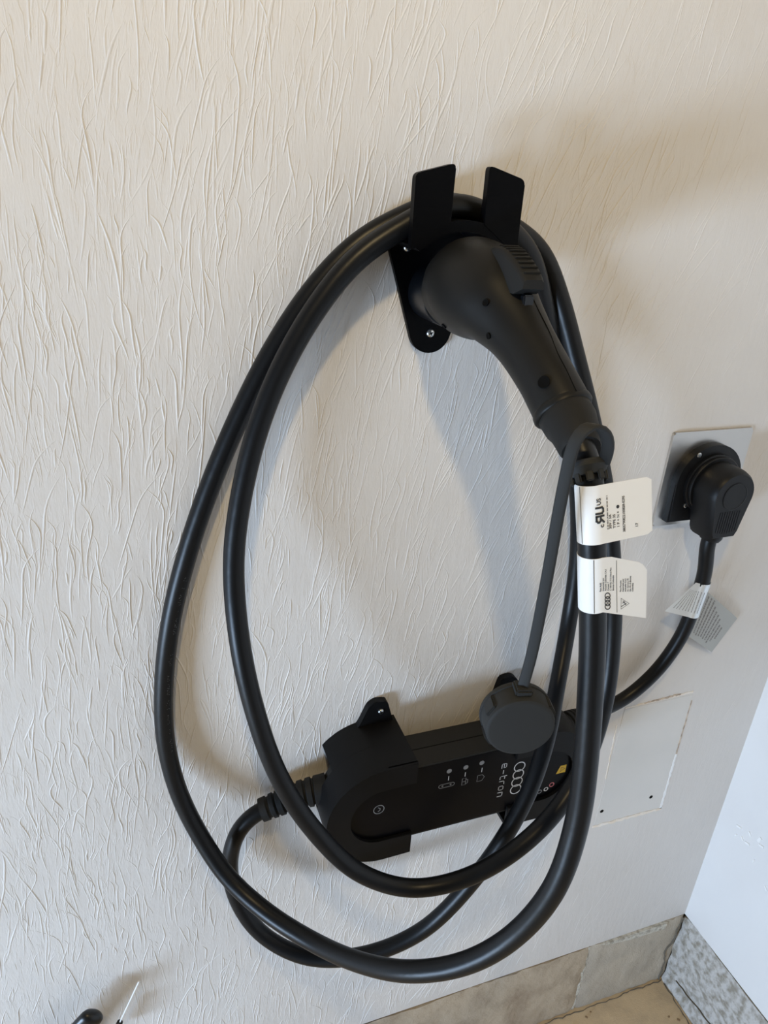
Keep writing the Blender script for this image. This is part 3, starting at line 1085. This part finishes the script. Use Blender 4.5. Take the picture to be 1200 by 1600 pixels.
# latch button: ribbed rubber lever sitting on top of the neck
LV = [(106, -41.0, -50, 7.5), (114, -38.0, -54, 9.0), (123, -37.2, -59, 9.6), (132, -39.2, -63, 9.8), (141, -43.2, -66, 9.6), (149, -48.0, -66, 9.2), (155, -52.5, -63, 8.8), (158, -55.5, -61.5, 8.4)]
bm = bmesh.new()
rr = []
for h, zt, zb, w in LV:
    x = HX + 3.0 + (h - 106) * .08
    prof = [(-w, zb), (-w, zt - 4.5), (-w * .92, zt - 1.6), (-w * .7, zt), (w * .7, zt), (w * .92, zt - 1.6), (w, zt - 4.5), (w, zb)]
    rr.append([bm.verts.new(W(x + a, h, b)) for a, b in prof])
for a, b in zip(rr[:-1], rr[1:]):
    for i in range(len(a)):
        bm.faces.new((a[i], a[(i + 1) % len(a)], b[(i + 1) % len(a)], b[i]))
bm.faces.new(rr[0])
bm.faces.new(rr[-1])
latch = from_bm('latch_button', bm, 'rubber', cn, sharp=40)
LA = np.array(LV)
for i in range(9):
    h = 120 + i * 4.2
    zt = np.interp(h, LA[:, 0], LA[:, 1])
    dz = np.interp(h + 1, LA[:, 0], LA[:, 1]) - np.interp(h - 1, LA[:, 0], LA[:, 1])
    t_ = np.array([0, 2.0, dz]) / math.hypot(2.0, dz)
    n_ = np.array([0, -t_[2], t_[1]])
    bm = bmesh.new()
    obox_into(bm, np.array([HX + 3.4 + (h - 106) * .08, h, zt]) + n_ * .15, (1, 0, 0), n_, t_, 6.6, .9, 1.05, .5)
    from_bm('grip_rib', bm, 'rubber', latch)
slab('latch_stem', HX + 3.0, HX + 11.0, 149, 155, -86, -66, 'socket', latch, .8)
# boot at the end of the grip
e0 = cpath[-1]
bdir = np.array([2.2, 10.0, -10.5])
bdir /= np.linalg.norm(bdir)
boot_end = at(908, 703, 240)
bp = catmull([e0 - bdir * 6, e0, (e0 + boot_end) / 2 + np.array([0, 1.0, 1.5]), boot_end], 2.5)
bs = np.linspace(0, 1, len(bp))
brad = np.interp(bs, [0, .12, .20, .46, .49, .96, 1.0], [17.6, 18.0, 18.4, 18.0, 17.2, 13.8, 12.6])
gd = cpath[-2] - cpath[-4]
gd /= np.linalg.norm(gd)
lathe('grip_end_lip', cpath[-1] - gd * 5.0, gd, [(0, 19.4), (1.5, 20.6), (5.0, 20.9), (6.4, 20.2), (6.8, 18.6), (4.0, 18.2)], 'shell', cn, seg=40, sharp=50)
tube('cable_boot', bp, brad, 'rubber', cn, seg=32, sharp=30)

# ================================================================== CHARGING CABLE
RC = 9.25
Fpx = [(919, 728, 252), (922, 765, 257), (924, 800, 260), (925, 850, 263), (926, 920, 266), (926, 1000, 271), (922, 1090, 277), (916, 1180, 284), (903, 1280, 291), (868, 1385, 296),
       (800, 1465, 285), (725, 1506, 268), (640, 1518, 240), (560, 1503, 195), (490, 1472, 145), (420, 1428, 100), (360, 1375, 64), (315, 1310, 38), (280, 1240, 22), (259, 1160, 14),
       (256, 1070, 11), (268, 965, 11), (294, 860, 11.5), (328, 760, 12), (372, 655, 13), (428, 545, 14.5), (492, 450, 16), (560, 380, 17), (630, 340, 17)]
F1 = [boot_end - bdir * 10, boot_end] + [at(*q) for q in Fpx] + [np.array([HX, 17, ST + RC + 1.0])]
F2px = [(838, 385, 20), (872, 460, 30), (898, 555, 46), (924, 660, 66), (945, 770, 84), (956, 880, 97), (957, 990, 106), (945, 1095, 121), (915, 1190, 145), (868, 1268, 165),
        (800, 1332, 172), (722, 1374, 162), (640, 1388, 147), (562, 1364, 131), (492, 1299, 117), (435, 1212, 104), (398, 1110, 90), (374, 1000, 75), (365, 880, 56), (376, 780, 48),
        (402, 672, 43), (440, 575, 40), (492, 484, 37.5), (552, 409, 36.5), (620, 360, 36.5)]
F2 = [at(*q) for q in F2px] + [np.array([HX, 36.5, ST + RC + 1.0])]
F3px = [(820, 385, 36), (850, 480, 33), (874, 580, 28), (894, 690, 22), (904, 790, 17), (902, 880, 16), (889, 970, 24), (871, 1070, 60), (853, 1160, 98), (818, 1255, 122),
        (745, 1368, 130), (655, 1457, 122), (560, 1494, 106), (475, 1494, 82), (405, 1456, 54), (366, 1395, 33), (360, 1335, 26), (378, 1290, 26)]
rl_dir = rl_end - np.array([140, 30, -623.0])
rl_dir /= np.linalg.norm(rl_dir)
F3 = [at(*q) for q in F3px] + [rl_end + rl_dir * 3, rl_end - rl_dir * 8]
cpath_all = smooth_path(catmull(F1 + F2 + F3, 6.0), 6)
cb = thing('charging_cable', 'long thick black charging cable looped twice over the holster fins, with two white paper flags', 'cable', W(250, 100, -720))
tube('cable_run', cpath_all, RC, 'cable', cb, seg=24)

# printed marks along the outer loop
n1 = len(catmull(F1, 6.0))
left = [k for k in range(n1) if 880 < proj(cpath_all[k])[1] < 1170 and proj(cpath_all[k])[0] < 400]
if left:
    seg_p = cpath_all[left]
    tt, uu, vv2 = frames(seg_p, (1, 0, 0))
    rg = random.Random(9)
    V, Fc = [], []
    camp = np.array([0, D, 0])
    ln = np.concatenate([[0], np.cumsum(np.linalg.norm(np.diff(seg_p, axis=0), axis=1))])
    def cab(s, w):
        i = int(np.clip(np.searchsorted(ln, s) - 1, 0, len(ln) - 2))
        f = (s - ln[i]) / max(1e-6, ln[i + 1] - ln[i])
        c = seg_p[i] * (1 - f) + seg_p[i + 1] * f
        t = tt[i]
        vdir = camp - c
        vdir -= t * (vdir @ t)
        vdir /= np.linalg.norm(vdir)
        sd = np.cross(t, vdir)
        if sd[0] < 0:
            sd = -sd
        a = 0.50 + w / RC
        return c + (vdir * math.cos(a) + sd * math.sin(a)) * (RC + .08)
    s = 0.0
    while s < ln[-1] - 4:
        if rg.random() < .8:
            for q in range(rg.randint(2, 3)):
                w0 = rg.uniform(-1.6, 1.2)
                l = rg.uniform(.25, .8)
                b = len(V)
                V += [(s + q * .5, w0), (s + q * .5 + .35, w0), (s + q * .5 + .35, w0 + l), (s + q * .5, w0 + l)]
                Fc.append((b, b + 1, b + 2, b + 3))
        s += 2.4 if rg.random() < .85 else 8.0
    me = bpy.data.meshes.new('cable_print')
    me.from_pydata([W(*cab(a, b)) for a, b in V], [], Fc)
    cp_ = link('cable_print', me, 'cableprint', cb)
    cp_['kind'] = 'stuff'

# ---- paper flags on the front run
def flag(py_mid, height, flap, depart, turn, vlim, name, label, sag):
    c, t, k = path_frame(cpath_all[:60], py_mid)
    ex = np.array([1.0, 0, 0])
    ex = ex - t * (ex @ t)
    ex /= np.linalg.norm(ex)
    ey = np.cross(ex, t)
    if ey[1] < 0:
        ey = -ey
    R0 = RC + .45
    a0 = math.radians(268)
    a1 = math.radians(depart)
    La = (a0 - a1) * R0
    dirx, diry = math.cos(math.radians(turn)), math.sin(math.radians(turn))
    def fn(u, v, off=0.0):
        if u < La:
            a = a0 - u / R0
            q = (ex * math.cos(a) + ey * math.sin(a)) * (R0 + off)
        else:
            s = u - La
            q = (ex * math.cos(a1) + ey * math.sin(a1)) * R0 + (ex * dirx + ey * diry) * s + (ex * -diry + ey * dirx) * off
            v = v - sag * s
        return c + q - t * v
    us = [La * i / 22 for i in range(22)] + [La + flap * i / 10 for i in range(11)]
    o = sheet(name, fn, us, [0, .2, .4, .6, .8, 1.0], 'white', cb, .3, lambda u: vlim(u - La))
    o['label'] = label
    return o, fn, La
def lim1(s):
    e = max(0, s - 38.2)
    return (-19.5 + e * .9, 19.5 - e * .9)
fl1, fn1, La1 = flag(800, 39, 40.5, 84, -4, lim1, 'paper_flag', 'upper white paper flag with a safety mark and serial number', .08)
def lim2(s):
    if s < 0:
        return (-20.5, 20.0)
    return (-20.5 - s * .16, 20.0 + min(s, 7) * .1 - max(0, s - 7) * .16 - max(0, s - 33) * .9)
fl2, fn2, La2 = flag(907, 40, 38.0, 84, -6, lim2, 'paper_flag', 'lower white paper flag with ring logo, small print and warning triangle', .33)

def on1(u, v):
    return fn1(La1 + u, v, .30 if u < 2 else .14)
def on2(u, v):
    return fn2(La2 + u, v, .26 if u < 1 else .14)
# upper flag print (reads upwards)
v_, f_ = strokes_geo([[(-13.5, -19), (-13.5, 19)]], .35)
print_mesh('rule_line', v_, f_, on1, 'ink', fl1)
text_print('mark_letter', 'c', 5.0, 1.2, -8.4, 90, on1, 'ink', fl1)
RU = [[(4.4, 0.0), (4.4, 5.2), (1.4, 5.2), (.4, 4.2), (.4, 3.4), (1.4, 2.4), (4.4, 2.4)], [(2.6, 2.4), (0.2, 0.0)], [(6.2, 5.2), (6.2, 1.2), (7.2, 0.3), (9.0, .3), (10.0, 1.2), (10.0, 5.2)]]
v_, f_ = strokes_geo(RU, 1.3, rot=90, u0=1.4, v0=-5.0, caps=True)
print_mesh('safety_mark', v_, f_, on1, 'ink', fl1)
text_print('mark_letter', 'US', 4.0, -.6, 6.6, 90, on1, 'ink', fl1)
text_print('small_print', '30V / 3A', 2.7, 7.2, -10.5, 90, on1, 'ink', fl1)
text_print('small_print', 'TYPE 3S', 2.7, 10.4, -10.5, 90, on1, 'ink', fl1)
text_print('small_print', '1 P + N +', 2.7, 13.6, -10.5, 90, on1, 'ink', fl1)
v_, f_ = disc_geo(12.7, 3.4, 1.2)
print_mesh('small_mark', v_, f_, on1, 'ink', fl1)
dashes('small_print', on1, [(4.4, -10.5, 12.0)], 'ink_soft', fl1, 3, .9)
text_print('serial_number', '3805790822100828-0295', 2.75, 18.2, -14.5, 90, on1, 'ink', fl1, sx=.86)
text_print('small_print', '17', 3.0, 28.6, -13.0, 90, on1, 'ink', fl1)
# lower flag print
v_, f_ = strokes_geo([[(-6.0, -20), (-6.0, 19.5)]], .4)
print_mesh('rule_line', v_, f_, on2, 'ink', fl2)
v_, f_ = strokes_geo([[(12.0, -21), (11.5, 18.2)]], .4)
print_mesh('rule_line', v_, f_, on2, 'ink', fl2)
v_, f_ = [], []
for i in range(4):
    a, b = strokes_geo([ring_line(4.0, -16.2 + i * 2.75, 2.1, 24)], .75)
    f_ += [tuple(k + len(v_) for k in q) for q in b]
    v_ += a
print_mesh('ring_logo', v_, f_, on2, 'ink', fl2)
for i, s in enumerate(('Para Audi', 'Importado por', 'Porsche Colombia S.A.S', 'Carrera 7', 'C 108 No 7-31 Nivel Piso', 'Bogota Colombia')):
    text_print('small_print', s, 1.85, -1.2 + i * 2.1, -4.2, 90, on2, 'ink', fl2, sx=.88)
for i, s in enumerate(('Para Porsche', 'Importado por', 'Autoelite S.A.S', 'Av. Carrera 70', 'No. 99-15 Bogota', 'Colombia')):
    text_print('small_print', s, 1.85, 15.6 + i * 2.1, -5.2, 90, on2, 'ink', fl2, sx=.88)
v_, f_ = strokes_geo([[(15.5, -18.6), (15.5, -10.2), (22.6, -14.4), (15.5, -18.6)], [(15.8, -16.6), (20.3, -14.0)], [(17.2, -12.2), (20.0, -15.6)], [(16.6, -14.0), (19.0, -12.9)]], .45)
print_mesh('warning_triangle', v_, f_, on2, 'ink', fl2)

# ================================================================== DUST CAP
cap_c = at(814, 1139, 276)
dc = thing('dust_cap', 'round dark grey rubber dust cap hanging on its strap in front of the charger', 'cap', W(*cap_c))
caxis = np.array([-.26, .95, -.02])
caxis /= np.linalg.norm(caxis)
CRr = 26.0
lathe('cap_shell', cap_c, caxis, [(-20, CRr * .78), (-19.5, CRr * .98), (-18, CRr), (-15.5, CRr), (-15.2, CRr * .965), (-3.0, CRr * .95), (-1.0, CRr * .93), (-.2, CRr * .88), (0, CRr * .84), (0, .05)], 'cap', dc, seg=56, sharp=30)
cu2 = np.cross(caxis, [0, 0, 1.0])
cu2 /= np.linalg.norm(cu2)
if cu2[0] < 0:
    cu2 = -cu2
cv2 = np.cross(cu2, caxis)
if cv2[2] < 0:
    cv2 = -cv2
for ang in (150, 215, 330, 30, 270):
    a = math.radians(ang)
    n = cu2 * math.cos(a) + cv2 * math.sin(a)
    s = -cu2 * math.sin(a) + cv2 * math.cos(a)
    bm = bmesh.new()
    obox_into(bm, cap_c - caxis * 9.5 + n * CRr * .95, s, n, caxis, 5.0, 1.5, 6.0, .9)
    from_bm('grip_lug', bm, 'cap', dc)
a = math.radians(352)
n = cu2 * math.cos(a) + cv2 * math.sin(a)
s = -cu2 * math.sin(a) + cv2 * math.cos(a)
bm = bmesh.new()
obox_into(bm, cap_c - caxis * 8 + n * CRr * .935, s, n, caxis, 5.0, .8, 4.5, .4)
from_bm('side_slot', bm, 'hole', dc)
n = cv2
bm = bmesh.new()
obox_into(bm, cap_c - caxis * 11 + n * (CRr + .5), cu2, n, caxis, 6.0, 2.6, 6.5, 1.2)
from_bm('strap_lug', bm, 'cap', dc)
strap_top = cap_c - caxis * 10.5 + cv2 * (CRr + 1.0)
# collar on the cable
kc, tc_, ki = path_frame(cpath_all[:30], 737)
collar = lathe('collar', kc - tc_ * 4.0, tc_, [(0, 9.6), (0, 13.2), (1.2, 14.0), (4.0, 14.0), (6.0, 12.4), (9.0, 11.2), (9.4, 9.6)], 'cap', dc, seg=32)
cx_ = np.cross(tc_, [0, 1.0, 0])
cx_ /= np.linalg.norm(cx_)
cy_ = np.cross(tc_, cx_)
for i in range(9):
    a = 2 * math.pi * i / 9
    n = cx_ * math.cos(a) + cy_ * math.sin(a)
    s = -cx_ * math.sin(a) + cy_ * math.cos(a)
    bm = bmesh.new()
    obox_into(bm, kc + tc_ * 6.5 + n * 10.9, s, n, tc_, 2.3, 1.0, 3.4, .7)
    from_bm('collar_tooth', bm, 'cap', collar)
sp = [at(944, 722, 258), at(951, 700, 264), at(948, 676, 267), at(932, 661, 268), at(912, 667, 268), at(897, 690, 268), at(886, 735, 268), at(873, 800, 268), at(858, 885, 267), at(841, 975, 266)]
sp += [at(828, 1035, 265), strap_top + np.array([0, 0, 4.0]), strap_top]
spp = smooth_path(catmull(sp, 4.0), 4)
tube('strap', spp, 3.9, 'cap', dc, seg=16, up=(.72, .70, 0), rv=1.7, power=.55, sharp=45, fixed=True)

# ================================================================== THINGS AT THE LOWER LEFT EDGE
tl = thing('lever_handle', 'rounded black lever tip poking up at the bottom left edge', 'handle', W(-150, 40, -1000))
tp = [at(143, 1590, 30), at(128, 1606, 30), at(100, 1640, 30), at(60, 1700, 30)]
c = catmull(tp, 3)
d = (c[0] - c[4])
d /= np.linalg.norm(d)
tipc = np.array([c[0] + d * s for s in (9.5, 8.6, 6.6, 4.0)])
allp = np.vstack([tipc, c])
rad = np.concatenate([[.8, 5.6, 9.8, 12.8], np.full(len(c), 14.0)])
tube('lever_grip', allp, rad, 'black_tool', tl, seg=24, rv=rad * .6, up=(1, 0, 1))
lathe('lever_pivot', c[-1], (0, 1, 0), [(-30, 12), (-6, 12), (-5, 14), (5, 14), (6, 12)], 'black_tool', tl, seg=24)
wr = thing('white_rod', 'thin white rod rising from a black base at the bottom edge', 'rod', W(-85, 30, -1010))
p1, p0 = at(217, 1534, 24), at(187, 1598, 24)
tube('rod', np.array([p0 + (p1 - p0) * s for s in np.linspace(0, 1, 8)]), .95, 'white_rod', wr, seg=8)
dd = (p0 - p1) / np.linalg.norm(p0 - p1)
tube('rod_base', np.array([p0 - dd * 1.5, p0 - dd * 1.0, p0 + dd * 10, p0 + dd * 40, p0 + dd * 44]), [1.6, 3.6, 4.0, 4.6, 3.0], 'black_tool', wr, seg=16)
